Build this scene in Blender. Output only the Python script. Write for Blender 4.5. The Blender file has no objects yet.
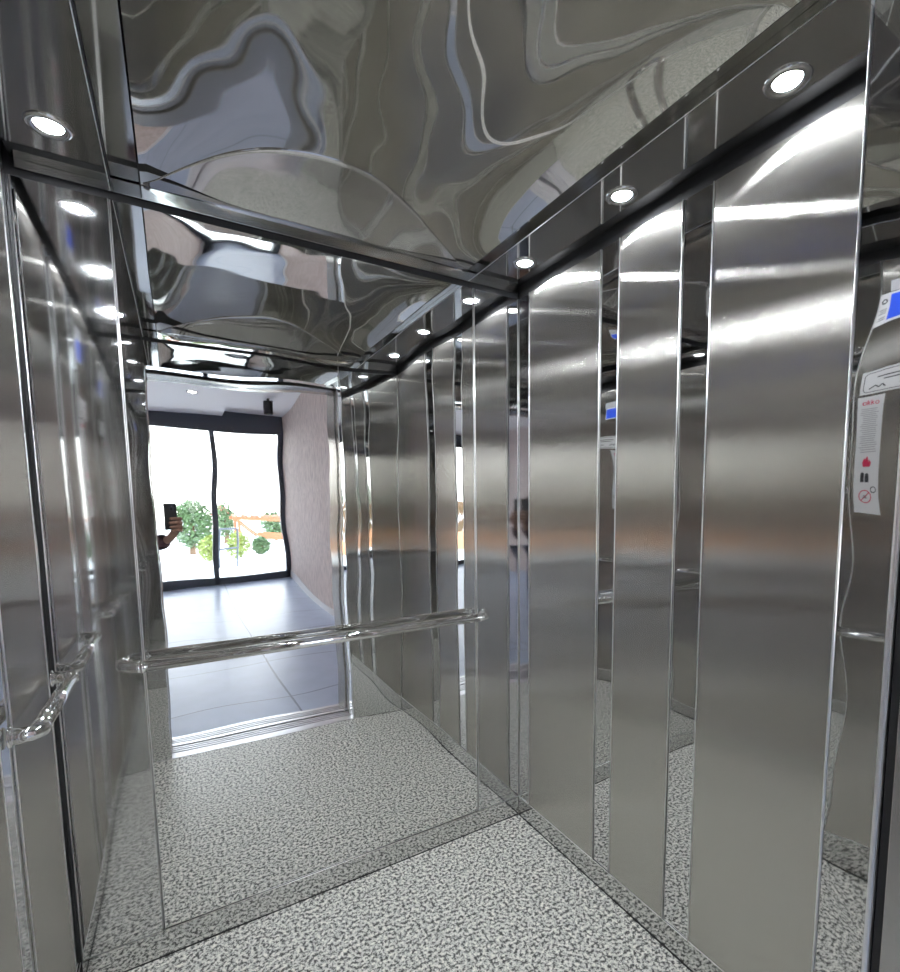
import bpy, bmesh, math, random
from mathutils import Vector, Matrix
random.seed(7)
sc = bpy.context.scene
C = sc.collection
PI = math.pi
R = math.radians

# ------------------------------------------------------------------ materials
def nt(m):
    m.use_nodes = True
    n = m.node_tree
    n.nodes.clear()
    out = n.nodes.new('ShaderNodeOutputMaterial')
    return n, out

def principled(name, col, rough=.5, metal=0., spec=.5, noise=None, bump=None, aniso=None, coat=0.):
    m = bpy.data.materials.new(name)
    n, out = nt(m)
    b = n.nodes.new('ShaderNodeBsdfPrincipled')
    b.inputs['Base Color'].default_value = (*col, 1)
    b.inputs['Roughness'].default_value = rough
    b.inputs['Metallic'].default_value = metal
    b.inputs['Specular IOR Level'].default_value = spec
    b.inputs['Coat Weight'].default_value = coat
    n.links.new(b.outputs[0], out.inputs[0])
    tc = n.nodes.new('ShaderNodeTexCoord')
    if noise:                                    # (scale xyz, amount)
        mp = n.nodes.new('ShaderNodeMapping'); mp.inputs['Scale'].default_value = noise[0]
        tx = n.nodes.new('ShaderNodeTexNoise'); tx.inputs['Scale'].default_value = 1.; tx.inputs['Detail'].default_value = 3
        mr = n.nodes.new('ShaderNodeMapRange')
        mr.inputs['To Min'].default_value = 1 - noise[1]; mr.inputs['To Max'].default_value = 1 + noise[1]
        mx = n.nodes.new('ShaderNodeMix'); mx.data_type = 'RGBA'; mx.blend_type = 'MULTIPLY'
        mx.inputs[0].default_value = 1.; mx.inputs[6].default_value = (*col, 1)
        n.links.new(tc.outputs['Object'], mp.inputs[0]); n.links.new(mp.outputs[0], tx.inputs['Vector'])
        n.links.new(tx.outputs['Fac'], mr.inputs[0]); n.links.new(mr.outputs[0], mx.inputs[7])
        n.links.new(mx.outputs[2], b.inputs['Base Color'])
    if bump:                                     # (scale xyz, strength, distance)
        mp = n.nodes.new('ShaderNodeMapping'); mp.inputs['Scale'].default_value = bump[0]
        tx = n.nodes.new('ShaderNodeTexNoise'); tx.inputs['Scale'].default_value = 1.; tx.inputs['Detail'].default_value = 2
        bp = n.nodes.new('ShaderNodeBump'); bp.inputs['Strength'].default_value = bump[1]; bp.inputs['Distance'].default_value = bump[2]
        n.links.new(tc.outputs['Object'], mp.inputs[0]); n.links.new(mp.outputs[0], tx.inputs['Vector'])
        n.links.new(tx.outputs['Fac'], bp.inputs['Height']); n.links.new(bp.outputs[0], b.inputs['Normal'])
    if aniso:
        b.inputs['Anisotropic'].default_value = aniso
        tg = n.nodes.new('ShaderNodeTangent'); tg.direction_type = 'RADIAL'; tg.axis = 'Z'
        n.links.new(tg.outputs[0], b.inputs['Tangent'])
    return m

def emission(name, col, s):
    m = bpy.data.materials.new(name)
    n, out = nt(m)
    e = n.nodes.new('ShaderNodeEmission')
    e.inputs[0].default_value = (*col, 1); e.inputs[1].default_value = s
    n.links.new(e.outputs[0], out.inputs[0])
    return m

def granite(name):
    m = bpy.data.materials.new(name)
    n, out = nt(m)
    b = n.nodes.new('ShaderNodeBsdfPrincipled')
    b.inputs['Roughness'].default_value = .32
    tc = n.nodes.new('ShaderNodeTexCoord')
    t1 = n.nodes.new('ShaderNodeTexNoise'); t1.inputs['Scale'].default_value = 86; t1.inputs['Detail'].default_value = 5; t1.inputs['Roughness'].default_value = .68
    r1 = n.nodes.new('ShaderNodeValToRGB')
    e = r1.color_ramp.elements
    e[0].position = .395; e[0].color = (.06, .06, .06, 1)
    e[1].position = .60; e[1].color = (.96, .945, .90, 1)
    x = e.new(.452); x.color = (.18, .18, .17, 1)
    x = e.new(.505); x.color = (.70, .71, .68, 1)
    t2 = n.nodes.new('ShaderNodeTexVoronoi'); t2.inputs['Scale'].default_value = 130
    r2 = n.nodes.new('ShaderNodeValToRGB')
    e = r2.color_ramp.elements
    e[0].position = .0; e[0].color = (.78, .78, .78, 1)
    e[1].position = 1.; e[1].color = (1.1, 1.09, 1.05, 1)
    mx = n.nodes.new('ShaderNodeMix'); mx.data_type = 'RGBA'; mx.blend_type = 'MULTIPLY'; mx.inputs[0].default_value = 1.
    for t in (t1, t2): n.links.new(tc.outputs['Object'], t.inputs['Vector'])
    n.links.new(t1.outputs['Fac'], r1.inputs[0]); n.links.new(t2.outputs['Color'], r2.inputs[0])
    n.links.new(r1.outputs[0], mx.inputs[6]); n.links.new(r2.outputs[0], mx.inputs[7])
    n.links.new(mx.outputs[2], b.inputs['Base Color']); n.links.new(b.outputs[0], out.inputs[0])
    return m

def tiles(name, col, size, off=(0, 0)):
    m = bpy.data.materials.new(name)
    n, out = nt(m)
    b = n.nodes.new('ShaderNodeBsdfPrincipled'); b.inputs['Roughness'].default_value = .3; b.inputs['Specular IOR Level'].default_value = .12
    tc = n.nodes.new('ShaderNodeTexCoord')
    mp = n.nodes.new('ShaderNodeMapping'); mp.inputs['Location'].default_value = (*off, 0)
    br = n.nodes.new('ShaderNodeTexBrick'); br.offset = 0; br.squash = 1
    br.inputs['Scale'].default_value = 1; br.inputs['Brick Width'].default_value = size; br.inputs['Row Height'].default_value = size
    br.inputs['Mortar Size'].default_value = .007
    br.inputs['Color1'].default_value = (*col, 1); br.inputs['Color2'].default_value = (*[c*.95 for c in col], 1)
    br.inputs['Mortar'].default_value = (*[c*.45 for c in col], 1)
    ns = n.nodes.new('ShaderNodeTexNoise'); ns.inputs['Scale'].default_value = 5; ns.inputs['Detail'].default_value = 4
    mr = n.nodes.new('ShaderNodeMapRange'); mr.inputs['To Min'].default_value = .85; mr.inputs['To Max'].default_value = 1.12
    mx = n.nodes.new('ShaderNodeMix'); mx.data_type = 'RGBA'; mx.blend_type = 'MULTIPLY'; mx.inputs[0].default_value = 1.
    n.links.new(tc.outputs['Object'], mp.inputs[0]); n.links.new(mp.outputs[0], br.inputs['Vector'])
    n.links.new(tc.outputs['Object'], ns.inputs['Vector']); n.links.new(ns.outputs['Fac'], mr.inputs[0])
    n.links.new(br.outputs['Color'], mx.inputs[6]); n.links.new(mr.outputs[0], mx.inputs[7])
    n.links.new(mx.outputs[2], b.inputs['Base Color']); n.links.new(b.outputs[0], out.inputs[0])
    return m

def glass(name):
    m = bpy.data.materials.new(name)
    n, out = nt(m)
    a = n.nodes.new('ShaderNodeBsdfTransparent'); a.inputs[0].default_value = (.97, .985, .98, 1)
    g = n.nodes.new('ShaderNodeBsdfGlossy'); g.inputs['Roughness'].default_value = .01
    lw = n.nodes.new('ShaderNodeFresnel'); lw.inputs[0].default_value = 1.45
    mx = n.nodes.new('ShaderNodeMixShader')
    n.links.new(lw.outputs[0], mx.inputs[0]); n.links.new(a.outputs[0], mx.inputs[1]); n.links.new(g.outputs[0], mx.inputs[2])
    n.links.new(mx.outputs[0], out.inputs[0])
    return m

def brushed(name, col):
    m = principled(name, col, .165, 1., noise=((260, 260, 1.2), .05), bump=((700, 700, .8), .15, .0005), aniso=1.)
    n = m.node_tree; b = next(x for x in n.nodes if x.type == 'BSDF_PRINCIPLED'); out = next(x for x in n.nodes if x.type == 'OUTPUT_MATERIAL')
    b2 = n.nodes.new('ShaderNodeBsdfPrincipled'); b2.inputs['Metallic'].default_value = 1.; b2.inputs['Roughness'].default_value = .48; b2.inputs['Anisotropic'].default_value = .8
    for k in ('Base Color', 'Tangent'):
        n.links.new(b.inputs[k].links[0].from_socket, b2.inputs[k])
    g = n.nodes.new('ShaderNodeBsdfAnisotropic'); g.distribution = 'BECKMANN'; g.inputs['Roughness'].default_value = .27; g.inputs['Anisotropy'].default_value = -.82
    n.links.new(b.inputs['Base Color'].links[0].from_socket, g.inputs['Color'])
    for k in ('Normal', 'Tangent'): n.links.new(b.inputs[k].links[0].from_socket, g.inputs[k])
    mx = n.nodes.new('ShaderNodeMixShader'); mx.inputs[0].default_value = .10
    n.links.new(g.outputs[0], mx.inputs[1]); n.links.new(b2.outputs[0], mx.inputs[2]); n.links.new(mx.outputs[0], out.inputs[0])
    return m

M = dict(
    granite=granite('granite'),
    mirror=principled('mirror_steel', (.76, .76, .75), .012, 1.),
    strip=principled('polished_steel', (.70, .70, .695), .02, 1.),
    side=principled('satin_mirror_steel', (.66, .66, .66), .05, 1., aniso=.6),
    trimsteel=principled('trim_steel', (.5, .5, .49), .16, 1.),
    film=principled('overlay_steel', (.78, .77, .77), .05, 1.),
    bead=principled('bright_edge', (.95, .95, .95), .32, 1.),  # near-white steel so thin edges read as catching light
    vault=principled('ceiling_steel', (.82, .80, .745), .035, 1.),
    soffit=principled('soffit_steel', (.57, .565, .54), .06, 1.),
    brushed=brushed('brushed_steel', (.585, .565, .53)),
    chrome=principled('chrome', (.85, .85, .85), .05, 1.),
    skirt=principled('skirting_steel', (.63, .63, .62), .05, 1.),
    black=principled('black_rubber', (.012, .012, .013), .6),
    dark=principled('dark_shaft', (.02, .02, .022), .8),
    lens=emission('led_lens', (.91, .955, 1.), 470.),
    lobby_lens=emission('lobby_lamp', (1., .95, .88), 60.),
    alu=principled('sill_aluminium', (.78, .78, .8), .3, 1.),
    tile=tiles('lobby_tile', (.50, .57, .73), 1.0, (.35, .3)),
    plaster=principled('pink_plaster', (.68, .565, .53), .75, noise=((26, 26, 9), .5), bump=((50, 50, 12), 1., .02)),
    white=principled('white_plaster', (.84, .80, .80), .8),
    slate=principled('slate_frame', (.055, .065, .085), .35),
    pale=principled('pale_skirting', (.72, .70, .72), .4),
    glass=glass('pane_glass'),
    pave=principled('pale_paving', (.80, .79, .77), .8, noise=((2, 2, 2), .05)),
    leaf=principled('leaf_green', (.10, .17, .075), .6, noise=((3, 3, 3), .5)),
    leaf2=principled('leaf_yellow_green', (.24, .30, .07), .6, noise=((3, 3, 3), .4)),
    grass=principled('lawn_green', (.22, .40, .08), .8, noise=((4, 4, 4), .3)),
    bark=principled('bark', (.16, .10, .06), .9),
    orange=principled('orange_timber', (.40, .12, .05), .5),
    terracotta=principled('terracotta', (.68, .34, .17), .7, noise=((3, 3, 9), .12)),
    fence=principled('brown_fence', (.20, .11, .07), .7),
    cream=principled('cream_render', (.75, .70, .60), .8),
    red=principled('red_roof', (.30, .06, .045), .6),
    blue=principled('sticker_blue', (.03, .10, .75), .35),
    paper=principled('sticker_white', (.82, .82, .83), .4),
    ink=principled('sticker_ink', (.03, .03, .035), .5),
    grey=principled('sticker_grey', (.45, .45, .47), .5),
    pink=principled('sticker_red', (.70, .03, .10), .45),
    phone=principled('phone_graphite', (.055, .055, .06), .3),
    skin=principled('skin', (.36, .21, .16), .5),
    shirt=principled('plum_cloth', (.10, .055, .065), .9),
    denim=principled('denim', (.05, .07, .12), .9),
    hair=principled('hair', (.02, .014, .01), .6),
    shoe=principled('shoe', (.03, .03, .03), .5),
    eye=principled('eye_white', (.8, .8, .8), .2),
    lip=principled('lip', (.40, .16, .14), .5),
)

# ------------------------------------------------------------------ helpers
def tag(o, label, cat, group=None, kind=None):
    if label: o['label'] = label
    if cat: o['category'] = cat
    if group: o['group'] = group
    if kind: o['kind'] = kind
    return o

def obj(name, bm, mat, parent=None, smooth=False, bevel=0.):
    bmesh.ops.recalc_face_normals(bm, faces=bm.faces)
    bm.normal_update()
    me = bpy.data.meshes.new(name)
    bm.to_mesh(me); bm.free()
    o = bpy.data.objects.new(name, me)
    me.materials.append(M[mat] if isinstance(mat, str) else mat)
    if smooth: me.shade_smooth()
    C.objects.link(o)
    if bevel:
        b = o.modifiers.new('bevel', 'BEVEL'); b.width = bevel; b.segments = 2; b.limit_method = 'ANGLE'
    if parent: o.parent = parent
    return o

def thing(name, loc, label, cat, group=None):
    o = bpy.data.objects.new(name, None); C.objects.link(o)
    o.location = loc; o.empty_display_size = .1
    return tag(o, label, cat, group)

def add_box(bm, x0, x1, y0, y1, z0, z1, mat=None):
    v = [bm.verts.new((x, y, z)) for x in (x0, x1) for y in (y0, y1) for z in (z0, z1)]
    if mat is not None:
        for q in v: q.co = mat @ q.co
    for f in ((0, 1, 3, 2), (4, 6, 7, 5), (0, 4, 5, 1), (2, 3, 7, 6), (0, 2, 6, 4), (1, 5, 7, 3)):
        bm.faces.new([v[i] for i in f])

def box(*a, mat=None):
    bm = bmesh.new(); add_box(bm, *a, mat=mat); return bm

def struct(name, bm, mat, parent=None, **k):
    o = obj(name, bm, mat, parent, **k)
    if not parent: o['kind'] = 'structure'
    return o

def add_tube(bm, pts, r, n=16, caps=True):
    pts = [Vector(p) for p in pts]
    rings = []
    t = (pts[1]-pts[0]).normalized()
    a = t.orthogonal().normalized()
    for i, p in enumerate(pts):
        if i == 0: t2 = (pts[1]-pts[0]).normalized()
        elif i == len(pts)-1: t2 = (pts[-1]-pts[-2]).normalized()
        else: t2 = ((pts[i+1]-p).normalized()+(p-pts[i-1]).normalized()).normalized()
        a = (a - t2*a.dot(t2)).normalized(); b = t2.cross(a)
        rr = r[i] if isinstance(r, (list, tuple)) else r
        rings.append([bm.verts.new(p + (a*math.cos(k*2*PI/n)+b*math.sin(k*2*PI/n))*rr) for k in range(n)])
    for u, w in zip(rings, rings[1:]):
        for k in range(n): bm.faces.new((u[k], u[(k+1) % n], w[(k+1) % n], w[k]))
    if caps: bm.faces.new(rings[0][::-1]); bm.faces.new(rings[-1])

def add_lathe(bm, prof, n=32, M4=Matrix()):
    rings = []
    for r, z in prof:
        if r < 1e-6: rings.append([bm.verts.new(M4 @ Vector((0, 0, z)))])
        else: rings.append([bm.verts.new(M4 @ Vector((r*math.cos(k*2*PI/n), r*math.sin(k*2*PI/n), z))) for k in range(n)])
    for u, w in zip(rings, rings[1:]):
        if len(u) == 1 and len(w) == 1: continue
        for k in range(n):
            k2 = (k+1) % n
            if len(u) == 1: bm.faces.new((u[0], w[k], w[k2]))
            elif len(w) == 1: bm.faces.new((u[k], u[k2], w[0]))
            else: bm.faces.new((u[k], u[k2], w[k2], w[k]))

class Waves:                                     # the slight buckling of a thin steel sheet
    def __init__(self, seed, slope, lmin, lmax, n=7):
        rr = random.Random(seed); self.w = []
        for _ in range(n):
            l = rr.uniform(lmin, lmax); th = rr.uniform(0, 2*PI); k = 2*PI/l
            self.w.append((k*math.cos(th), k*math.sin(th), rr.uniform(0, 2*PI), slope/k/math.sqrt(n)*1.4))
    def __call__(self, u, v): return sum(a*math.sin(p*u+q*v+s) for p, q, s, a in self.w)

def sheet(axis, side, pos, u0, u1, v0, v1, th, wav=None, step=.025):
    """a steel sheet on a wall; its front is at axis=pos facing side, its thickness th behind it; wav buckles the front"""
    bm = bmesh.new()
    nu = max(1, int(abs(u1-u0)/step)) if wav else 1
    nv = max(1, int(abs(v1-v0)/step)) if wav else 1
    P = lambda a, u, v: (a, u, v) if axis == 'X' else (u, a, v)
    g = []
    for i in range(nu+1):
        row = []
        for j in range(nv+1):
            u = u0+(u1-u0)*i/nu; v = v0+(v1-v0)*j/nv
            d = wav(u, v) if wav else 0.
            row.append(bm.verts.new(P(pos+d*side, u, v)))
        g.append(row)
    for i in range(nu):
        for j in range(nv):
            f = bm.faces.new((g[i][j], g[i+1][j], g[i+1][j+1], g[i][j+1])); f.smooth = True
    loop = [g[i][0] for i in range(nu+1)] + [g[nu][j] for j in range(1, nv+1)] + [g[i][nv] for i in range(nu-1, -1, -1)] + [g[0][j] for j in range(nv-1, 0, -1)]
    bk = []
    loop = [bm.verts.new(q.co) for q in loop]        # own vertices, so that the edge stays sharp
    for q in loop:
        c = q.co.copy(); c['XYZ'.index(axis)] = pos - th*side; bk.append(bm.verts.new(c))
    k = len(loop)
    for i in range(k): bm.faces.new((loop[i], loop[(i+1) % k], bk[(i+1) % k], bk[i]))
    bm.faces.new(bk)
    return bm

# ------------------------------------------------------------------ dimensions of the car (m)
WR, WL, D, YF = 1.269, -.327, 1.794, .392
ZT, ZS, ZV, HB = 2.279, 2.320, 2.336, .088
OL, OR, OH = -.115, .91, 2.15
VL, VR, VZ = -.036, 1.016, 2.514

# setting: floor, shell, skirtings
struct('floor', box(WL-.03, WR+.03, YF+.006, D+.03, -.05, 0), 'granite')
struct('wall_right', box(WR+.004, WR+.05, YF, D+.05, 0, 2.62), 'dark')
struct('wall_left', box(WL-.05, WL-.004, YF, D+.05, 0, 2.62), 'dark')
struct('wall_back', box(WL-.004, WR+.004, D+.004, D+.05, 0, 2.62), 'dark')
struct('baseboard_right', sheet('X', -1, WR-.003, YF+.002, D-.004, 0, HB, .0065, Waves(31, .004, .2, .5), .04), 'skirt')
struct('baseboard_left', sheet('X', 1, WL+.003, YF+.002, D-.004, 0, HB, .0065, Waves(32, .004, .2, .5), .04), 'skirt')
struct('baseboard_back', sheet('Y', -1, D-.003, WL, WR, 0, HB, .0065, Waves(33, .004, .2, .5), .04), 'skirt')

for n_, p in (('right', [(WR-.003, YF+.002, HB), (WR-.003, D-.004, HB)]), ('left', [(WL+.003, YF+.002, HB), (WL+.003, D-.004, HB)]), ('back', [(WL, D-.003, HB), (WR, D-.003, HB)])):
    bm = bmesh.new(); add_tube(bm, p, .0014, 8); obj('edge_glint', bm, 'bead', bpy.data.objects['baseboard_'+n_], smooth=True)  # bright tubes added along the skirting tops as their lit edge line
for n_, a_ in (('trim_22', (WR-.0052, WR-.003, YF+.006, D-.005, 0, .0025)), ('trim_23', (WL+.003, WL+.0052, YF+.006, D-.005, 0, .0025)), ('trim_24', (WL+.0065, WR-.0065, D-.0052, D-.003, 0, .0025))):
    struct(n_, box(*a_), 'black')                # dark joint between the floor and the skirtings
# slightly domed ceiling of thin polished steel
wv = Waves(11, .012, .15, .4)
YM = 1.09
def ceil_z(x, y):
    u = min(1, abs((x-.49)/.526)); v = min(1, abs((y-YM)/(D-YM if y > YM else YM-YF)))
    return ZV + .085*(1-u**4)*(1-v**3.5) + wv(x, y)*(1-u**4)
bm = bmesh.new(); NX, NY = 64, 84
lo = []
for i in range(NX+1):
    x = VL+(VR-VL)*i/NX; row = []
    for j in range(NY+1):
        y = YF+.003+(D-.004-YF-.003)*j/NY
        row.append(bm.verts.new((x, y, ceil_z(x, y))))
    lo.append(row)
for i in range(NX):
    for j in range(NY):
        f = bm.faces.new((lo[i][j], lo[i+1][j], lo[i+1][j+1], lo[i][j+1])); f.smooth = True
top = [bm.verts.new((x, y, 2.56)) for x, y in ((VL, YF+.003), (VR, YF+.003), (VR, D-.004), (VL, D-.004))]
bm.faces.new(top)
rim = [lo[i][0] for i in range(NX+1)], [lo[NX][j] for j in range(NY+1)], [lo[i][NY] for i in range(NX, -1, -1)], [lo[0][j] for j in range(NY, -1, -1)]
for k, side in enumerate(rim):
    side = [bm.verts.new(q.co) for q in side]
    t2 = [bm.verts.new(top[k].co), bm.verts.new(top[(k+1) % 4].co)]
    bm.faces.new(side+t2[::-1])
struct('ceiling', bm, 'vault')
# bowed overlay sheets along the back and front ends of the ceiling
ARC = [(-.030, .004), (.03, .075), (.105, .139), (.18, .195), (.262, .241), (.343, .266), (.41, .280), (.478, .282), (.57, .262), (.656, .221), (.74, .172), (.818, .123), (.92, .062), (1.012, .004)]
def arc_d(x):
    for (a, p), (b, q) in zip(ARC, ARC[1:]):
        if a <= x <= b: 
            f = (x-a)/(b-a); return p+(q-p)*f
    return .004
def smooth_arc(x): return sum(arc_d(min(1.012, max(-.03, x+k*.012))) for k in range(-3, 4))/7
def end_sheet(back):
    bm = bmesh.new(); n, m = 60, 14; g = []
    for i in range(n+1):
        x = -.03+(1.042)*i/n; w_ = smooth_arc(x); row = []
        for j in range(m+1):
            y = (D-.006-w_*(1-j/m)) if back else (YF+.005+w_*(1-j/m))
            row.append(bm.verts.new((x, y, ceil_z(x, y) - .0012 - .045*w_*j/m*(1-j/m*.5))))
        g.append(row)
    for i in range(n):
        for j in range(m):
            f = bm.faces.new((g[i][j], g[i+1][j], g[i+1][j+1], g[i][j+1])); f.smooth = True
    return bm
for n_, bk_ in (('trim_1', True), ('trim_2', False)):
    o = struct(n_, end_sheet(bk_), 'film')
    md = o.modifiers.new('thick', 'SOLIDIFY'); md.thickness = .0008; md.offset = 0
# ceiling margins, soffits with downlights, back trim
struct('trim_3', box(1.02, 1.262, YF, D-.004, 2.338, 2.344), 'soffit')
struct('trim_4', box(WL+.016, -.04, YF, D-.004, 2.338, 2.344), 'soffit')
struct('trim_5', sheet('X', -1, 1.046, YF, D-.004, ZS, 2.337, .004), 'soffit')
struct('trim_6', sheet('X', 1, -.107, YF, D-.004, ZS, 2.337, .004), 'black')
struct('trim_7', box(WL+.02, WR-.008, D-.008, D+.002, 2.299, ZV-.002), 'trimsteel', bevel=.001)
struct('trim_8', box(1.05, 1.258, YF+.002, D-.01, ZS, ZS+.012), 'soffit', bevel=.001)
struct('trim_9', box(-.314, -.111, YF+.002, D-.01, ZS, ZS+.012), 'soffit', bevel=.001)

for n_, x in (('trim_8', 1.050), ('trim_9', -.111)):
    bm = bmesh.new(); add_tube(bm, [(x, YF+.002, ZS+.001), (x, D-.010, ZS+.001)], .0016, 8); obj('edge_glint', bm, 'bead', bpy.data.objects[n_], smooth=True)  # bright tubes drawing the white glint along the soffit edges
# ------------------------------------------------------------------ wall panels
def panel(name, axis, side, pos, u0, u1, mat, wav, label, group, cat, proud=0., z1=ZT, z0=HB+.001):
    o = obj(name, sheet(axis, side, pos+side*proud, u0, u1, z0, z1, .0035+proud, wav), mat, bevel=0. if wav else .0012)
    if mat in ('brushed', 'mirror', 'side'):
        for k, u in enumerate((u0, u1)):
            p = [(pos+side*(proud+.0004), u, z) if axis == 'X' else (u, pos+side*(proud+.0004), z) for z in (z0, z1)]
            bm = bmesh.new(); add_tube(bm, p, .0017, 10); obj('edge_glint', bm, 'bead', o, smooth=True)  # bright tubes standing in for light caught on the folded panel edges
    return tag(o, label, cat, group)
G1, G2 = 'brushed steel wall panels', 'mirror polished wall strips'
bw = lambda s: None
panel('brushed_panel', 'X', -1, WR, 1.309, 1.712, 'brushed', None, 'brushed steel wall panel on the right wall nearest the back corner', G1, 'wall panel', .003)
panel('brushed_panel', 'X', -1, WR, .987, 1.224, 'brushed', None, 'narrow brushed steel wall panel in the middle of the right wall', G1, 'wall panel', .003)
panel('brushed_panel', 'X', -1, WR, YF+.001, .891, 'brushed', None, 'widest brushed steel wall panel on the right wall, closest to the door', G1, 'wall panel', .003)
ws = lambda s: Waves(s, .006, .2, .6)
panel('mirror_strip', 'X', -1, WR, 1.713, D-.0005, 'strip', ws(11), 'narrow polished strip of the right wall tucked into the back corner', G2, 'wall strip')
panel('mirror_strip', 'X', -1, WR, 1.225, 1.308, 'strip', ws(12), 'polished strip between the back and middle brushed panels of the right wall', G2, 'wall strip')
panel('mirror_strip', 'X', -1, WR, .892, .986, 'strip', ws(13), 'polished strip beside the widest brushed panel of the right wall', G2, 'wall strip')
panel('brushed_panel', 'X', 1, WL, 1.375, 1.722, 'brushed', None, 'brushed steel wall panel on the left wall behind the short handrail', G1, 'wall panel', .003)
panel('brushed_panel', 'X', 1, WL, 1.045, 1.285, 'brushed', None, 'narrow brushed steel wall panel in the middle of the left wall, between two handrails', G1, 'wall panel', .003)
panel('brushed_panel', 'X', 1, WL, YF+.001, .888, 'brushed', None, 'brushed steel wall panel on the left wall carrying the blue and white stickers', G1, 'wall panel', .003)
panel('mirror_strip', 'X', 1, WL, 1.723, D-.0005, 'strip', ws(14), 'narrow polished strip of the left wall beside the black corner seam', G2, 'wall strip')
panel('mirror_strip', 'X', 1, WL, 1.286, 1.374, 'strip', ws(15), 'polished strip of the left wall next to the near end of the short handrail', G2, 'wall strip')
panel('mirror_strip', 'X', 1, WL, .889, 1.044, 'strip', ws(16), 'polished strip of the left wall with two round steel caps', G2, 'wall strip')
# back wall
panel('wall_mirror', 'Y', -1, D, -.112, 1.049, 'mirror', Waves(21, .0045, .12, .5), 'large mirror polished panel filling the middle of the back wall behind the handrail', None, 'mirror')
panel('back_panel', 'Y', -1, D, WL+.008, -.116, 'side', Waves(22, .006, .2, .6), 'satin steel side panel of the back wall, left of the large mirror', 'side panels of the back wall', 'wall panel', .002)
panel('back_panel', 'Y', -1, D, 1.053, WR-.003, 'side', Waves(23, .005, .2, .6), 'satin steel side panel of the back wall, right of the large mirror', 'side panels of the back wall', 'wall panel', .002)
struct('trim_10', box(WL, WL+.006, D-.006, D+.002, 0.0, ZT), 'black')        # black corner seam

# ------------------------------------------------------------------ front wall of the car, door opening, sill
struct('wall_front', box(OR+.012, WR+.05, YF-.03, YF-.004, 0, 2.62), 'dark')
struct('wall_front_left', box(WL-.05, OL-.012, YF-.03, YF-.004, 0, 2.62), 'dark')
struct('wall_front_above', box(OL-.012, OR+.012, YF-.03, YF-.004, OH+.012, 2.62), 'dark')
fr_ = panel('front_return', 'Y', 1, YF, OR+.001, WR-.004, 'strip', Waves(24, .005, .2, .6), 'polished steel front return between the right wall and the door opening', 'front returns beside the door', 'wall panel', z0=.001)
bm = bmesh.new(); add_tube(bm, [(OR+.0005, YF-.0005, 0.002), (OR+.0005, YF-.0005, 2.40)], .0022, 12); obj('edge_glint', bm, 'bead', fr_, smooth=True)  # bright tube added as the highlight line at the opening corner
panel('front_return', 'Y', 1, YF, WL+.004, OL-.001, 'strip', Waves(25, .005, .2, .6), 'polished steel front return between the left wall and the door opening', 'front returns beside the door', 'wall panel', z0=.001)
struct('trim_21', sheet('Y', 1, YF, OL, OR, OH, ZT, .0035, Waves(26, .006, .2, .6)), 'strip')
struct('trim_11', box(WL+.02, WR-.008, YF-.003, YF+.004, 2.299, ZV-.002), 'strip')
# reveals of the opening
struct('door_1', sheet('X', -1, OR, .322, YF-.004, 0, 2.40, .011, Waves(27, .012, .15, .5), .02), 'strip')
o = struct('door_2', sheet('X', 1, OL, .322, YF-.004, 0, 2.40, .011, Waves(28, .012, .15, .5), .02), 'strip')
struct('trim_12', box(OL, OR, .322, YF-.004, OH, OH+.011), 'strip')
struct('trim_13', box(OR-.003, OR+.012, .313, .322, 0, 2.40), 'bead', bevel=.004)
struct('trim_14', box(OL-.012, OL+.002, .316, .322, 0, 2.40), 'chrome', bevel=.0015)
# retracted car door leaf and the landing frame
t = thing('car_door_leaf', (OR+.003, .278, .0), 'brushed steel car door leaf slid back behind the right door post, past a black gap', 'door')
obj('leaf', box(.0, .62, -.022, .022, .003, 2.2), 'brushed', t, bevel=.002)
obj('gap_shade', box(.003, .012, .0222, .033, .003, 2.2), 'black', t)  # black filler standing in for the shade inside the open gap
struct('trim_15', box(OR, OR+.35, .05, .22, 0, 2.30), 'brushed', bevel=.003)
struct('trim_16', box(OL-.35, OL, .05, .30, 0, 2.30), 'brushed', bevel=.003)
struct('trim_17', box(OL, OR, .05, .22, OH, OH+.15), 'brushed', bevel=.003)
struct('trim_18', box(OL-.3, OR+.7, .225, .31, OH+.02, OH+.2), 'dark')
# sills
def sill(name, ribs, label):
    bm = bmesh.new(); add_box(bm, OL-.1, OR+.1, ribs[0][0], ribs[-1][1], -.04, -.010)
    for y0, y1 in ribs: add_box(bm, OL-.1, OR+.1, y0, y1, -.010, .002)
    return tag(obj(name, bm, 'alu', bevel=.0008), label, 'sill', 'door sills')
sill('door_sill', ((.232, .246), (.262, .276), (.292, .306), (.322, YF+.005)), 'grooved aluminium car sill next to the granite floor')
sill('door_sill', ((.052, .092), (.106, .120), (.136, .150), (.166, .205)), 'grooved aluminium landing sill next to the lobby tiles')

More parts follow.
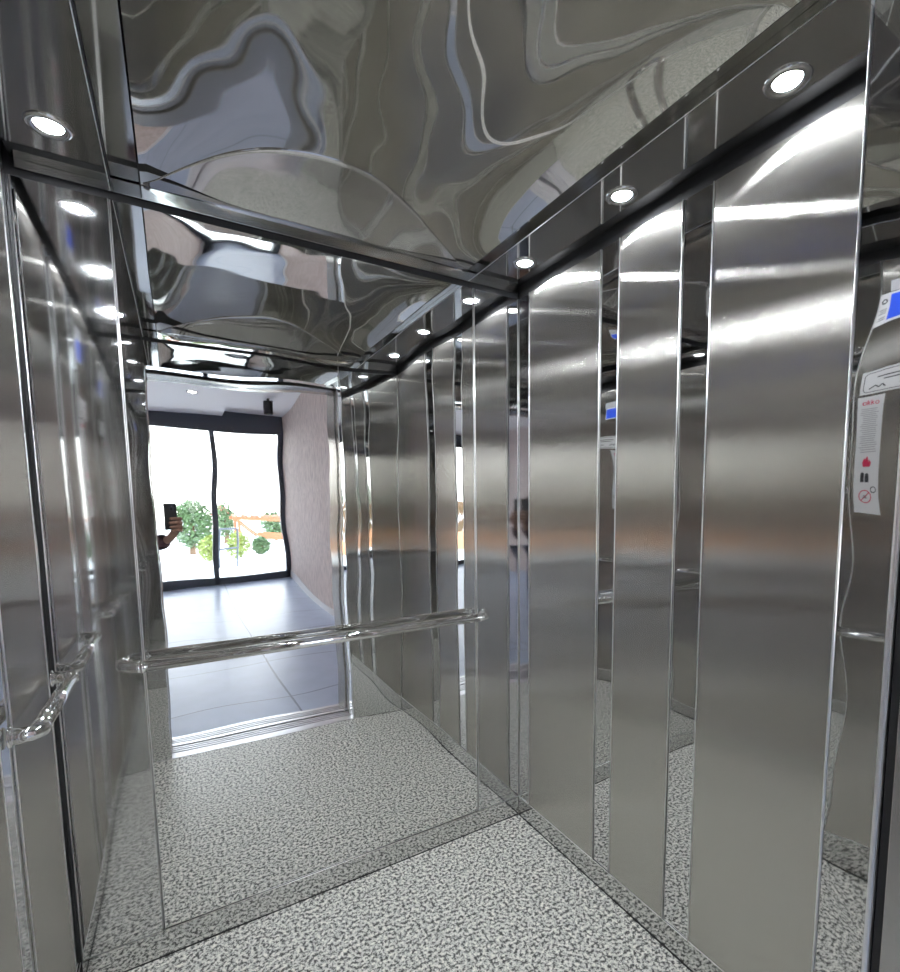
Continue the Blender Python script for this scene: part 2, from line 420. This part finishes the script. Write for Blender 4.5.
# ------------------------------------------------------------------ downlights
def downlight(x, y, label):
    t = thing('downlight', (x, y, ZS), label, 'ceiling light', 'recessed downlights in the soffits')
    bm = bmesh.new(); add_lathe(bm, [(.027, -.001), (.029, -.0035), (.034, -.006), (.041, -.0055), (.046, -.003), (.047, 0), (.047, .001), (.027, .001)], 40)
    bmesh.ops.remove_doubles(bm, verts=bm.verts, dist=1e-6)
    obj('bezel', bm, 'chrome', t, smooth=True)
    bm = bmesh.new(); add_lathe(bm, [(0, -.0035), (.02, -.003), (.0265, -.0012), (.0265, .0005), (0, .0005)], 32)
    obj('lens', bm, 'lens', t, smooth=True)
    return t
XS = 1.155; XSL = -.206
downlight(XS, 1.59, 'lit recessed downlight in the right soffit, farthest one, close to the back corner')
downlight(XS, 1.112, 'lit recessed downlight in the right soffit above the middle brushed panel')
downlight(XS, .648, 'lit recessed downlight in the right soffit above the widest brushed panel')
downlight(XSL, 1.60, 'lit recessed downlight in the left soffit above the black corner seam')
downlight(XSL, 1.112, 'lit recessed downlight in the left soffit halfway towards the door')
downlight(XSL, .648, 'lit recessed downlight in the left soffit close to the door')

# ------------------------------------------------------------------ handrails
RZ, RR = .967, .0168
def arc(c, a, b, r, n=8):                       # quarter bend from direction a to direction b around centre c
    c = Vector(c); a = Vector(a); b = Vector(b)
    return [c + a*r*math.cos(k*PI/2/n) + b*r*math.sin(k*PI/2/n) for k in range(n+1)]
def handrail(label, p0, p1, out, so, rb):
    """straight tube from p0 to p1 held so off the wall; out points away from the wall"""
    p0, p1, out = Vector(p0), Vector(p1), Vector(out)
    d = (p1-p0).normalized()
    t = thing('handrail', (p0+p1)/2 - Vector((0, 0, RR)), label, 'handrail', 'tubular handrails')
    L = Matrix.Translation(-t.location)
    a0, a1 = p0 + d*rb, p1 - d*rb
    bm = bmesh.new(); add_tube(bm, [L@a0, L@a1], RR, 24); obj('rail', bm, 'chrome', t, smooth=True)
    for e, s in ((a0, -1), (a1, 1)):
        c = e - out*rb
        pts = arc(c, out, d*s, rb)
        pts.append(pts[-1] - out*(so-rb-.0055))
        bm = bmesh.new(); add_tube(bm, [L@Vector(q) for q in pts], RR*1.0, 24)
        el = obj('elbow', bm, 'chrome', t, smooth=True)
        bm = bmesh.new(); w = pts[-1]
        rot = Vector((0, 0, 1)).rotation_difference(out).to_matrix().to_4x4()
        add_lathe(bm, [(0, -.0005), (.022, -.0005), (.022, .002), (.017, .004), (0, .004)], 28, L @ Matrix.Translation(w) @ rot)
        obj('flange', bm, 'chrome', t, smooth=True)
        bm = bmesh.new()
        rot = Vector((0, 0, 1)).rotation_difference(d).to_matrix().to_4x4()
        add_lathe(bm, [(RR-.001, -.005), (RR+.0012, -.004), (RR+.0012, .004), (RR-.001, .005)], 24, L @ Matrix.Translation(e) @ rot)
        obj('joint_ring', bm, 'chrome', t, smooth=True)
    return t
handrail('long chrome handrail across the back wall in front of the large mirror', (-.163, D-.058, RZ), (1.085, D-.058, RZ), (0, -1, 0), .058, .048)
handrail('short chrome handrail on the left wall next to the back corner', (-.277, 1.345, RZ), (-.277, 1.752, RZ), (1, 0, 0), .05, .022)
handrail('chrome handrail on the left wall beside the door, under the stickers', (-.277, .46, RZ), (-.277, .93, RZ), (1, 0, 0), .05, .028)

# ------------------------------------------------------------------ stickers and caps on the left wall
SX = WL+.0034
def flat(x, y0, y1, z0, z1): return box(x, x+.0004, y0, y1, z0, z1)
t = thing('blue_sticker', (SX, .83, 2.05), 'blue and white sticker with a grey code label above it, high on the left wall', 'sticker')
def stick(t, name, mat, y0, y1, z0, z1, k=0):
    L = t.location
    return obj(name, box(.0003*k, .0003*k+.0003, y0-L.y, y1-L.y, z0-L.z, z1-L.z), mat, t)
stick(t, 'backing', 'paper', .755, .888, 2.05, 2.15)
stick(t, 'blue_field', 'blue', .760, .855, 2.058, 2.142, 1)
stick(t, 'code_label', 'grey', .74, .858, 2.152, 2.195)
bm = bmesh.new()
Mx = Matrix.Translation((.0003, .872-.83, .072)) @ Matrix.Rotation(PI/2, 4, 'Y')
add_lathe(bm, [(.009, 0), (.009, .0006), (0.005, .0006), (.005, 0)], 24, Mx); obj('emblem', bm, 'ink', t)
bm = bmesh.new()
for i, z in enumerate((2.095, 2.089, 2.083, 2.070, 2.064)): add_box(bm, .0003, .0006, .862-.83, .882-.83-.003*(i % 2), z-2.05, z-2.05+.002)
obj('print', bm, 'ink', t)
t = thing('notice_sticker', (SX, .83, 1.39), 'tall white notice sticker with printed lines and a red flame, on the left wall', 'sticker')
stick(t, 'backing', 'paper', .785, .872, 1.39, 1.80)
bm = bmesh.new()
rr = random.Random(3)
for i in range(22):
    z = 1.59+i*.0075
    add_box(bm, .0003, .0006, .797-.83+rr.uniform(0, .01), .862-.83-rr.uniform(0, .012), z-1.39, z-1.39+.003)
obj('print', bm, 'grey', t)
def strokes(t, name, mat, segs, w=.0022):
    bm = bmesh.new(); L = t.location
    for pts in segs:
        for (a, b), (c, d) in zip(pts, pts[1:]):
            u = Vector((0, c-a, d-b)); l = u.length; n = Vector((0, -u.z, u.y))/max(l, 1e-6)*w/2
            q = [Vector((.0003, a-L.y, b-L.z))+n, Vector((.0003, a-L.y, b-L.z))-n, Vector((.0003, c-L.y, d-L.z))-n, Vector((.0003, c-L.y, d-L.z))+n]
            lo_ = [bm.verts.new(x) for x in q]; hi_ = [bm.verts.new(x+Vector((.0003, 0, 0))) for x in q]
            bm.faces.new(hi_); bm.faces.new(lo_[::-1])
            for k in range(4): bm.faces.new((lo_[k], lo_[(k+1) % 4], hi_[(k+1) % 4], hi_[k]))
    return obj(name, bm, mat, t)
# red word at the top (reads as a few looped lower case letters)
cx = lambda y, z, r, n=10: [(y+r*math.cos(2*PI*k/n), z+r*math.sin(2*PI*k/n)) for k in range(n+1)]
strokes(t, 'red_word', 'pink', [cx(.848, 1.772, .006), [(.854, 1.766), (.854, 1.778)], [(.838, 1.765), (.838, 1.785)], [(.838, 1.771), (.831, 1.778)], [(.836, 1.773), (.830, 1.766)], [(.825, 1.765), (.825, 1.785)], [(.825, 1.771), (.818, 1.778)], [(.823, 1.773), (.817, 1.766)], cx(.806, 1.772, .006)], .003)
# flame
bm = bmesh.new()
fl = [(-.013, 0), (-.017, .012), (-.010, .022), (-.009, .014), (-.002, .034), (.004, .022), (.008, .028), (.015, .013), (.011, 0)]
v0 = [bm.verts.new((.0003, .83-.83+y, 1.545-1.39+z)) for y, z in fl]; v1 = [bm.verts.new((.0007, y, 1.545-1.39+z)) for y, z in fl]
bm.faces.new(v1); bm.faces.new(v0[::-1])
for k in range(len(fl)): bm.faces.new((v0[k], v0[(k+1) % 9], v1[(k+1) % 9], v1[k]))
obj('flame', bm, 'pink', t)
bm = bmesh.new()
for y, z, r, q in ((.842, 1.522, .0065, (.836, .849, 1.497, 1.519)), (.826, 1.519, .0065, (.819, .833, 1.497, 1.516))):
    bm = bmesh.new()
    add_lathe(bm, [(0, 0), (r, 0), (r, .0005), (0, .0005)], 14, Matrix.Translation((.0003, y-.83, z-1.39)) @ Matrix.Rotation(PI/2, 4, 'Y'))
    add_box(bm, .0003, .0006, q[0]-.83, q[1]-.83, q[2]-1.39, q[3]-1.39)
    obj('pictogram', bm, 'ink', t)
strokes(t, 'ban_ring', 'pink', [cx(.832, 1.450, .021, 24), [(.817, 1.465), (.847, 1.435)]], .003)
strokes(t, 'small_ring', 'ink', [cx(.803, 1.474, .009, 16), [(.824, 1.446), (.840, 1.446)], [(.826, 1.452), (.838, 1.452)]], .003)
t = thing('plate_sticker', (SX, .76, 1.81), 'white plate sticker with a dark rounded outline above the tall notice, on the left wall', 'sticker')
stick(t, 'backing', 'paper', .66, .868, 1.81, 1.90)
strokes(t, 'outline', 'ink', [[(.672, 1.818), (.85, 1.818), (.858, 1.826), (.858, 1.884), (.85, 1.892), (.672, 1.892), (.664, 1.884), (.664, 1.826), (.672, 1.818)]], .0025)
strokes(t, 'print', 'ink', [[(.70, 1.872), (.82, 1.872)], [(.72, 1.860), (.80, 1.860)], [(.68, 1.835), (.75, 1.835)], [(.79, 1.830), (.80, 1.842), (.81, 1.832), (.82, 1.842), (.84, 1.830)]], .004)
def cap(y, z, label, r):
    bm = bmesh.new()
    add_lathe(bm, [(0, .007), (r*.5, .006), (r*.85, .0035), (r, 0), (0, 0)], 28, Matrix.Translation((WL-.002, y, z)) @ Matrix.Rotation(PI/2, 4, 'Y'))
    return tag(obj('steel_cap', bm, 'chrome', smooth=True), label, 'cap', 'round steel caps')
cap(.905, 1.995, 'upper round steel cap on the polished strip of the left wall', .013)
cap(.90, 1.47, 'lower round steel cap on the left wall, beside the tall notice', .013)

# ------------------------------------------------------------------ the lobby behind the camera
LX0, LX1, LY0, LY1, LZ = -3.4, 1.644, .05, -6.25, 3.02
struct('floor_lobby', box(LX0-.2, LX1+.2, LY1-.15, LY0, -.05, 0), 'tile')
struct('wall_lobby_right', box(LX1, LX1+.2, LY1-.1, LY0+.02, 0, LZ+.4), 'plaster')
struct('wall_lobby_left', box(LX0-.2, LX0, LY1-.1, LY0+.02, 0, LZ+.4), 'plaster')
for n_, a in (('wall_landing_right', (OR+.35, LX1, .05, .22, 0, LZ+.4)), ('wall_landing_left', (LX0, OL-.35, .05, .25, 0, LZ+.4)), ('wall_landing_above', (OL-.35, OR+.35, .05, .22, 2.30, LZ+.4))):
    struct(n_, box(*a), 'plaster')
struct('ceiling_lobby', box(LX0-.2, LX1+.2, LY1-.1, .3, LZ, LZ+.12), 'white')
struct('ceiling_light_block', box(-1.2, 2.4, .22, 2.2, 2.64, 2.72), 'dark')  # dark roof box added out of view to block outside light
struct('wall_shaft_left', box(-1.2, -1.1, .22, 2.2, -.1, 2.64), 'dark')
struct('wall_shaft_right', box(2.3, 2.4, .22, 2.2, -.1, 2.64), 'dark')
struct('wall_shaft_back', box(-1.2, 2.4, 2.1, 2.2, -.1, 2.64), 'dark')
struct('floor_shaft', box(-1.2, 2.4, .05, 2.2, -.2, -.06), 'dark')
struct('baseboard_lobby_right', box(LX1-.012, LX1, LY1+.02, LY0, 0, .1), 'pale')
bm = bmesh.new(); add_box(bm, LX0, .75, LY1+.065, -2.2, LZ-.10, LZ); struct('trim_19', bm, 'white')
# shop front: dark frame with tall panes
t = thing('glazed_entrance', (0, LY1, 0), 'wide dark framed glazed entrance with tall clear panes at the lobby end', 'entrance')
mull = (-3.36, -1.55, -.55, .545, 1.604)
for x in mull: obj('mullion', box(x-.04, x+.04, -.05, .05, 0, 2.64), 'slate', t, bevel=.004)
obj('head_beam', box(LX0, LX1, -.06, .06, 2.62, LZ-.001), 'slate', t)
obj('threshold', box(LX0, LX1, -.05, .05, 0, .10), 'slate', t, bevel=.004)
for a, b in zip(mull, mull[1:]): obj('pane', box(a+.04, b-.04, -.004, .004, .10, 2.62), 'glass', t)
def lobby_light(x, y, z, label):
    t = thing('lobby_downlight', (x, y, z), label, 'ceiling light', 'lobby downlights')
    bm = bmesh.new(); add_lathe(bm, [(.045, .001), (.045, -.006), (.055, -.008), (.065, -.004), (.065, .001)], 28); obj('bezel', bm, 'black', t, smooth=True)
    bm = bmesh.new(); add_lathe(bm, [(0, -.003), (.044, -.003), (.044, .0005), (0, .0005)], 24); obj('lens', bm, 'lobby_lens', t)
lobby_light(.25, -4.2, LZ-.10, 'lit lobby downlight in the lowered ceiling in front of the entrance')
lobby_light(-1.4, -4.2, LZ-.10, 'lit lobby downlight in the lowered ceiling, left of the entrance')
lobby_light(-.6, -2.8, LZ-.10, 'lit lobby downlight in the lowered ceiling near the elevator')
lobby_light(1.2, -1.6, LZ, 'lit lobby downlight beside the pink wall')
t = thing('spotlight', (1.22, -4.6, LZ), 'black cylinder spotlight hanging from the lobby ceiling beside the pink wall', 'spotlight')
bm = bmesh.new(); add_lathe(bm, [(0, -.24), (.04, -.24), (.05, -.23), (.05, -.03), (0, -.03)], 24); obj('body', bm, 'black', t)
bm = bmesh.new(); add_lathe(bm, [(0, -.03), (.016, -.03), (.016, 0), (0, 0)], 16); obj('stem', bm, 'black', t)
tag(obj('ceiling_sensor', box(1.10, 1.24, -2.9, -2.76, LZ-.04, LZ), 'black', bevel=.006), 'flat black sensor box on the lobby ceiling above the elevator side', 'sensor')

# ------------------------------------------------------------------ outdoors
GZ = -.30
struct('floor_pavement', box(-30, 30, -70, LY1-.15, GZ-.2, GZ), 'pave')
struct('trim_20', box(LX0-.2, LX1+.2, LY1-.6, LY1-.15, GZ, -.15), 'pave')
tag(obj('lawn', box(-24, -2.2, -19.9, -13.2, GZ, GZ+.05), 'grass'), 'green lawn beyond the pale forecourt', 'lawn')
def crown(loc, sx, sz, n, seed, leaf):
    rr = random.Random(seed); bm = bmesh.new()
    for _ in range(n):
        while True:
            p = Vector((rr.uniform(-1, 1), rr.uniform(-1, 1), rr.uniform(-1, 1)))
            if .3 < p.length < 1: break
        c = Vector((p.x*sx, p.y*sx, p.z*sz))+Vector(loc)
        a = Vector((rr.gauss(0, 1), rr.gauss(0, 1), rr.gauss(0, 1))).normalized(); b = a.orthogonal().normalized()
        s_ = leaf*rr.uniform(.6, 1.3)
        bm.faces.new([bm.verts.new(q) for q in (c-a*s_, c+b*s_*.5, c+a*s_, c-b*s_*.5)])
    return bm
def tree(x, y, h, sx, label, mat, seed, n=1600, leaf=.08, gz=GZ):
    t = thing('tree', (x, y, gz), label, 'tree')
    bm = bmesh.new(); add_tube(bm, [(0, 0, 0), (.03, 0, h*.3), (0, .03, h*.6)], [h*.05, h*.04, h*.025], 10); obj('trunk', bm, 'bark', t)
    obj('crown', crown((0, 0, h*.56), sx, h*.44, n, seed, leaf), mat, t)
def bush(x, y, h, sx, label, mat, seed, n=600):
    t = thing('bush', (x, y, GZ), label, 'bush')
    obj('foliage', crown((0, 0, h*.48), sx, h*.48, n, seed, .06), mat, t)
    bm = bmesh.new(); add_tube(bm, [(0, 0, 0), (0, .02, h*.5)], .02, 8); obj('stem', bm, 'bark', t)
tree(.50, -16, 2.0, .55, 'round green tree standing left of the entrance mullion', 'leaf', 1)
tree(1.75, -21, 2.0, .45, 'dark green tree behind the sign frame', 'leaf', 2, 900)
tree(3.75, -22, 1.55, .45, 'green tree behind the orange pergola', 'leaf', 3, 900)
bush(.78, -13.0, .92, .24, 'yellow green bush in front of the round tree', 'leaf2', 4)
bush(1.50, -13.1, .98, .34, 'yellow green bush behind the sign frame', 'leaf2', 5)
bush(2.15, -13.6, .75, .22, 'low green bush right of the sign frame', 'leaf', 6)
for i, x in enumerate((-4.0, -7.0, -10.5)):
    tree(x, -23-i, 3.2, 1.2, ('green tree behind the brown fence, nearest the entrance', 'green tree behind the brown fence, in the middle', 'green tree behind the brown fence, farthest left')[i], 'leaf', 10+i, 900, .16)
t = thing('sign_stand', (1.09, -10.9, GZ), 'grey metal sign frame on legs standing on the forecourt', 'sign')
bm = bmesh.new()
for p, q in (((-.21, 0, .55), (.21, 0, .55)), ((-.21, 0, 1.13), (.21, 0, 1.13)), ((-.21, 0, .55), (-.21, 0, 1.13)), ((.21, 0, .55), (.21, 0, 1.13))): add_tube(bm, [p, q], .028, 8)
obj('frame', bm, 'slate', t)
for x in (-.21, .21):
    bm = bmesh.new(); add_tube(bm, [(x, 0, 0), (x, 0, .55)], .022, 8); obj('leg', bm, 'slate', t)
t = thing('pergola', (3.1, -17.5, GZ), 'orange timber pergola with a bench at the edge of the forecourt', 'pergola')
for x, y in ((-1.2, -.8), (1.2, -.8), (-1.2, .8), (1.2, .8)): obj('post', box(x-.05, x+.05, y-.05, y+.05, 0, 1.25), 'orange', t)
for y in (-.8, .8): obj('beam', box(-1.4, 1.4, y-.05, y+.05, 1.25, 1.37), 'orange', t)
bm = bmesh.new()
for i in range(8): add_box(bm, -1.3+i*.36, -1.24+i*.36, -.95, .95, 1.37, 1.45)
obj('rafters', bm, 'orange', t)
for y in (-.8, .8):
    bm = bmesh.new(); add_tube(bm, [(-1.15, y, 1.2), (-.45, y, .45)], .04, 8); obj('brace', bm, 'orange', t)
bm = bmesh.new(); add_box(bm, -.6, 1.15, .4, .74, .40, .48); add_box(bm, -.6, 1.15, .70, .74, .48, .75)
for x in (-.55, 1.05): add_box(bm, x, x+.06, .45, .7, 0, .40)
obj('bench', bm, 'orange', t)
tag(obj('orange_band_wall', box(-20, -2.0, -13.1, -12.8, GZ, .42), 'terracotta'), 'low terracotta wall along the lawn, added for the orange band in the steel', 'wall')  # unseen wall added to put an orange band into the steel reflections
bm = bmesh.new()
for i in range(60): add_box(bm, -23+i*.35, -22.75+i*.35, -20.1, -20.05, GZ, 1.5)
add_box(bm, -23, -2, -20.05, -20, .3, .4); add_box(bm, -23, -2, -20.05, -20, 1.1, 1.2)
tag(obj('fence', bm, 'fence'), 'brown board fence behind the lawn', 'fence')
t = thing('kiosk', (2.9, -40, GZ), 'small pale kiosk with a pointed red roof far behind the pergola', 'kiosk')
obj('wall', box(-.7, .7, -.7, .7, 0, 1.1), 'cream', t)
bm = bmesh.new()
v = [bm.verts.new(p) for p in ((-.85, -.85, 1.1), (.85, -.85, 1.1), (.85, .85, 1.1), (-.85, .85, 1.1), (0, 0, 2.0))]
for f in ((0, 1, 4), (1, 2, 4), (2, 3, 4), (3, 0, 4), (3, 2, 1, 0)): bm.faces.new([v[i] for i in f])
obj('roof', bm, 'red', t)
obj('window', box(-.35, .35, .69, .72, .45, .9), 'slate', t)

# ------------------------------------------------------------------ camera
F, CX, CY, YAW, PIT, ROL = 501.4, 482.9, 550.8, R(31.198), R(5.624), R(-.4625)
r_ = Vector((math.cos(YAW), -math.sin(YAW), 0)); fw = Vector((math.sin(YAW)*math.cos(PIT), math.cos(YAW)*math.cos(PIT), -math.sin(PIT)))
u_ = r_.cross(fw)
r2 = r_*math.cos(ROL)+u_*math.sin(ROL); u2 = -r_*math.sin(ROL)+u_*math.cos(ROL)
cd = bpy.data.cameras.new('camera'); cam = bpy.data.objects.new('camera', cd); C.objects.link(cam)
mw = Matrix((r2, u2, -fw)).transposed().to_4x4(); mw.translation = (0, 0, 1.44)
cam.matrix_world = mw
cd.sensor_fit = 'AUTO'; cd.sensor_width = 36
cd.lens = F/972*36
cd.shift_x = (450-CX)/972; cd.shift_y = (CY-486)/972
cd.clip_start = .01; cd.clip_end = 200
sc.camera = cam

# ------------------------------------------------------------------ photographer and phone
def skin(name, chains, mat, parent, sub=2, root=0):
    """one continuous surface grown over joints; chains: lists of (x, y, z, radius); equal joints are shared"""
    me = bpy.data.meshes.new(name); idx = {}; V = []; E = []; RD = []
    for ch in chains:
        prev = None
        for x, y, z, r in ch:
            k = (round(x, 4), round(y, 4), round(z, 4))
            if k not in idx: idx[k] = len(V); V.append((x, y, z)); RD.append(r)
            if prev is not None: E.append((prev, idx[k]))
            prev = idx[k]
    me.from_pydata(V, E, [])
    o = bpy.data.objects.new(name, me); C.objects.link(o); me.materials.append(M[mat])
    m = o.modifiers.new('skin', 'SKIN'); m.use_smooth_shade = True
    for i, sv in enumerate(me.skin_vertices[0].data): sv.radius = (RD[i], RD[i]); sv.use_root = (i == root)
    sb = o.modifiers.new('sub', 'SUBSURF'); sb.levels = sub; sb.render_levels = sub
    o.parent = parent
    return o
# phone: its camera is where the picture was taken from
PM = Matrix.Translation((0, 0, 1.44)) @ Matrix.Rotation(-YAW, 4, 'Z')
pt = bpy.data.objects.new('mobile_phone', None); C.objects.link(pt); pt.matrix_world = PM @ Matrix.Translation((-.03, -.008, -.145))
tag(pt, 'dark grey mobile phone held upright in the hand of the person', 'phone')
obj('body', box(-.043, .043, -.005, .003, 0, .158), 'phone', pt, bevel=.0025)
obj('screen', box(-.040, .040, -.0056, -.0048, .004, .154), 'black', pt)
bm = bmesh.new(); add_box(bm, -.008, .040, .0028, .0042, .112, .154); obj('camera_bump', bm, 'slate', pt, bevel=.001)
for x, z in ((.030, .145), (.030, .122), (.006, .122)):
    bm = bmesh.new(); add_lathe(bm, [(0, .0042), (.007, .0042), (.0075, .0058), (.006, .0062), (0, .0058)], 24, Matrix.Translation((x, 0, z)) @ Matrix.Rotation(-PI/2, 4, 'X')); obj('lens_ring', bm, 'black', pt, smooth=True)
# person standing in the lobby beside the doorway
px, py = -.60, -.50
pr = thing('person', (px, py, 0), 'person in a dark plum top and jeans holding up a phone beside the doorway', 'person')
LP = lambda x, y, z: tuple(PM @ Vector((x, y, z)) - Vector((px, py, 0)))     # phone space -> person space
W = LP(-.022, -.045, -.205)                                                    # wrist of the right hand
sh = (.185, .0, 1.42); el = (.30, .19, 1.12)
body = [
    [(0, 0, .96, .135), (0, 0, 1.10, .125), (0, 0, 1.27, .14), (0, 0, 1.41, .11), (0, .01, 1.50, .058), (0, .02, 1.56, .062), (0, .03, 1.64, .095), (0, .025, 1.72, .07)],
    [(0, 0, 1.41, .11), (.10, 0, 1.425, .075), (*sh, .058), ((sh[0]+el[0])/2, (sh[1]+el[1])/2, (sh[2]+el[2])/2, .048), (*el, .042), ((el[0]*.5+W[0]*.5), (el[1]*.5+W[1]*.5), (el[2]*.5+W[2]*.5), .036), (*W, .027)],
    [(0, 0, 1.41, .11), (-.10, 0, 1.425, .075), (-.185, 0, 1.42, .058), (-.22, -.02, 1.27, .046), (-.24, -.02, 1.12, .042), (-.24, .03, .99, .034), (-.24, .06, .87, .026), (-.238, .075, .81, .030), (-.235, .085, .75, .018)],
    [(0, 0, .96, .135), (.09, 0, .90, .09), (.10, .01, .70, .072), (.105, .02, .50, .055), (.105, 0, .30, .05), (.11, -.02, .10, .036), (.115, .03, .045, .038), (.12, .13, .03, .028)],
    [(0, 0, .96, .135), (-.09, 0, .90, .09), (-.10, .01, .70, .072), (-.105, .02, .50, .055), (-.105, 0, .30, .05), (-.11, -.02, .10, .036), (-.115, .03, .045, .038), (-.12, .13, .03, .028)],
]
# right hand: palm behind the phone's right edge, four fingers across its back, thumb on the screen side
P = lambda x, y, z, r: (*LP(x, y, z), r)
palm = P(.012, -.032, -.165, .042)
body.append([(*W, .027), palm, P(.028, -.024, -.125, .034)])
for i, (z, l, r) in enumerate(((-.082, .084, .0105), (-.106, .094, .0110), (-.130, .088, .0105), (-.152, .070, .0094))):
    kn = P(.026, -.020, z*.75-.035, .012)
    body.append([palm, kn, P(.031, .004, z, r*1.1), P(.014, .0145, z+.002, r), P(.014-l*.45, .0145, z+.003, r*.92), P(.014-l*.78, .0135, z+.002, r*.8)])
body.append([palm, P(.034, -.032, -.120, .014), P(.024, -.026, -.088, .011), P(.004, -.021, -.072, .0088)])
skin('body', body, 'skin', pr)
nail = None
skin('shirt', [[(0, 0, .93, .148), (0, 0, 1.10, .140), (0, 0, 1.27, .155), (0, 0, 1.41, .122), (0, .008, 1.475, .066)],
    [(0, 0, 1.41, .122), (.10, 0, 1.425, .088), (*sh, .070), ((sh[0]+el[0])/2, (sh[1]+el[1])/2, (sh[2]+el[2])/2, .060), (*el, .054), ((el[0]*.5+W[0]*.5), (el[1]*.5+W[1]*.5), (el[2]*.5+W[2]*.5), .056), tuple(.06*e+.94*w for e, w in zip(el, W))+(.060,)],
    [(0, 0, 1.41, .122), (-.10, 0, 1.425, .088), (-.185, 0, 1.42, .070), (-.22, -.02, 1.27, .058), (-.24, -.02, 1.12, .053), (-.24, .03, .99, .043), (-.24, .055, .89, .035)]], 'shirt', pr)
skin('trousers', [[(0, 0, .96, .146), (.09, 0, .90, .10), (.10, .01, .70, .083), (.105, .02, .50, .067), (.105, 0, .30, .062), (.11, -.02, .12, .056)],
    [(0, 0, .96, .146), (-.09, 0, .90, .10), (-.10, .01, .70, .083), (-.105, .02, .50, .067), (-.105, 0, .30, .062), (-.11, -.02, .12, .056)]], 'denim', pr)
for s_ in (1, -1): skin('shoe', [[(.112*s_, -.03, .045, .045), (.117*s_, .05, .042, .044), (.123*s_, .15, .033, .034)]], 'shoe', pr)
skin('hair', [[(0, -.05, 1.60, .06), (0, -.035, 1.68, .085), (0, .0, 1.735, .075), (0, .06, 1.74, .045)]], 'hair', pr)
for s_ in (1, -1):
    bm = bmesh.new(); bmesh.ops.create_uvsphere(bm, u_segments=16, v_segments=10, radius=.013, matrix=Matrix.Translation((.033*s_, .112, 1.645))); obj('eye', bm, 'eye', pr, smooth=True)
    skin('ear', [[(.092*s_, .02, 1.62, .012), (.098*s_, .01, 1.655, .016)]], 'skin', pr)
skin('nose', [[(0, .115, 1.65, .010), (0, .132, 1.615, .015)]], 'skin', pr)
skin('mouth', [[(-.022, .108, 1.575, .006), (0, .117, 1.576, .009), (.022, .108, 1.575, .006)]], 'lip', pr)


# ------------------------------------------------------------------ sky and sun
w = bpy.data.worlds.new('world'); sc.world = w; w.use_nodes = True
n = w.node_tree; n.nodes.clear()
out = n.nodes.new('ShaderNodeOutputWorld'); bg = n.nodes.new('ShaderNodeBackground')
tc = n.nodes.new('ShaderNodeTexCoord'); sp = n.nodes.new('ShaderNodeSeparateXYZ'); rp = n.nodes.new('ShaderNodeValToRGB')
rp.color_ramp.elements[0].position = .45; rp.color_ramp.elements[0].color = (1, .98, .96, 1)
rp.color_ramp.elements[1].position = .9; rp.color_ramp.elements[1].color = (.70, .85, 1.05, 1)
mr = n.nodes.new('ShaderNodeMapRange'); mr.inputs['From Min'].default_value = -1
n.links.new(tc.outputs['Generated'], sp.inputs[0]); n.links.new(sp.outputs['Z'], mr.inputs[0]); n.links.new(mr.outputs[0], rp.inputs[0])
n.links.new(rp.outputs[0], bg.inputs[0]); bg.inputs[1].default_value = 8.
n.links.new(bg.outputs[0], out.inputs[0])
sd = bpy.data.lights.new('sun', 'SUN'); sd.energy = 4.; sd.angle = R(1); so = bpy.data.objects.new('sun', sd); C.objects.link(so)
so.rotation_euler = (R(-18), R(38), 0); so.location = (-5, 5, 12)

# ------------------------------------------------------------------ render feel
sc.view_settings.view_transform = 'Standard'; sc.view_settings.look = 'None'; sc.view_settings.gamma = 1; sc.view_settings.use_curve_mapping = False
sc.view_settings.exposure = .14
cy = sc.cycles
cy.max_bounces = 20; cy.glossy_bounces = 16; cy.diffuse_bounces = 5; cy.transparent_max_bounces = 12; cy.transmission_bounces = 8
cy.sample_clamp_indirect = 8; cy.blur_glossy = .3
cy.use_denoising = True
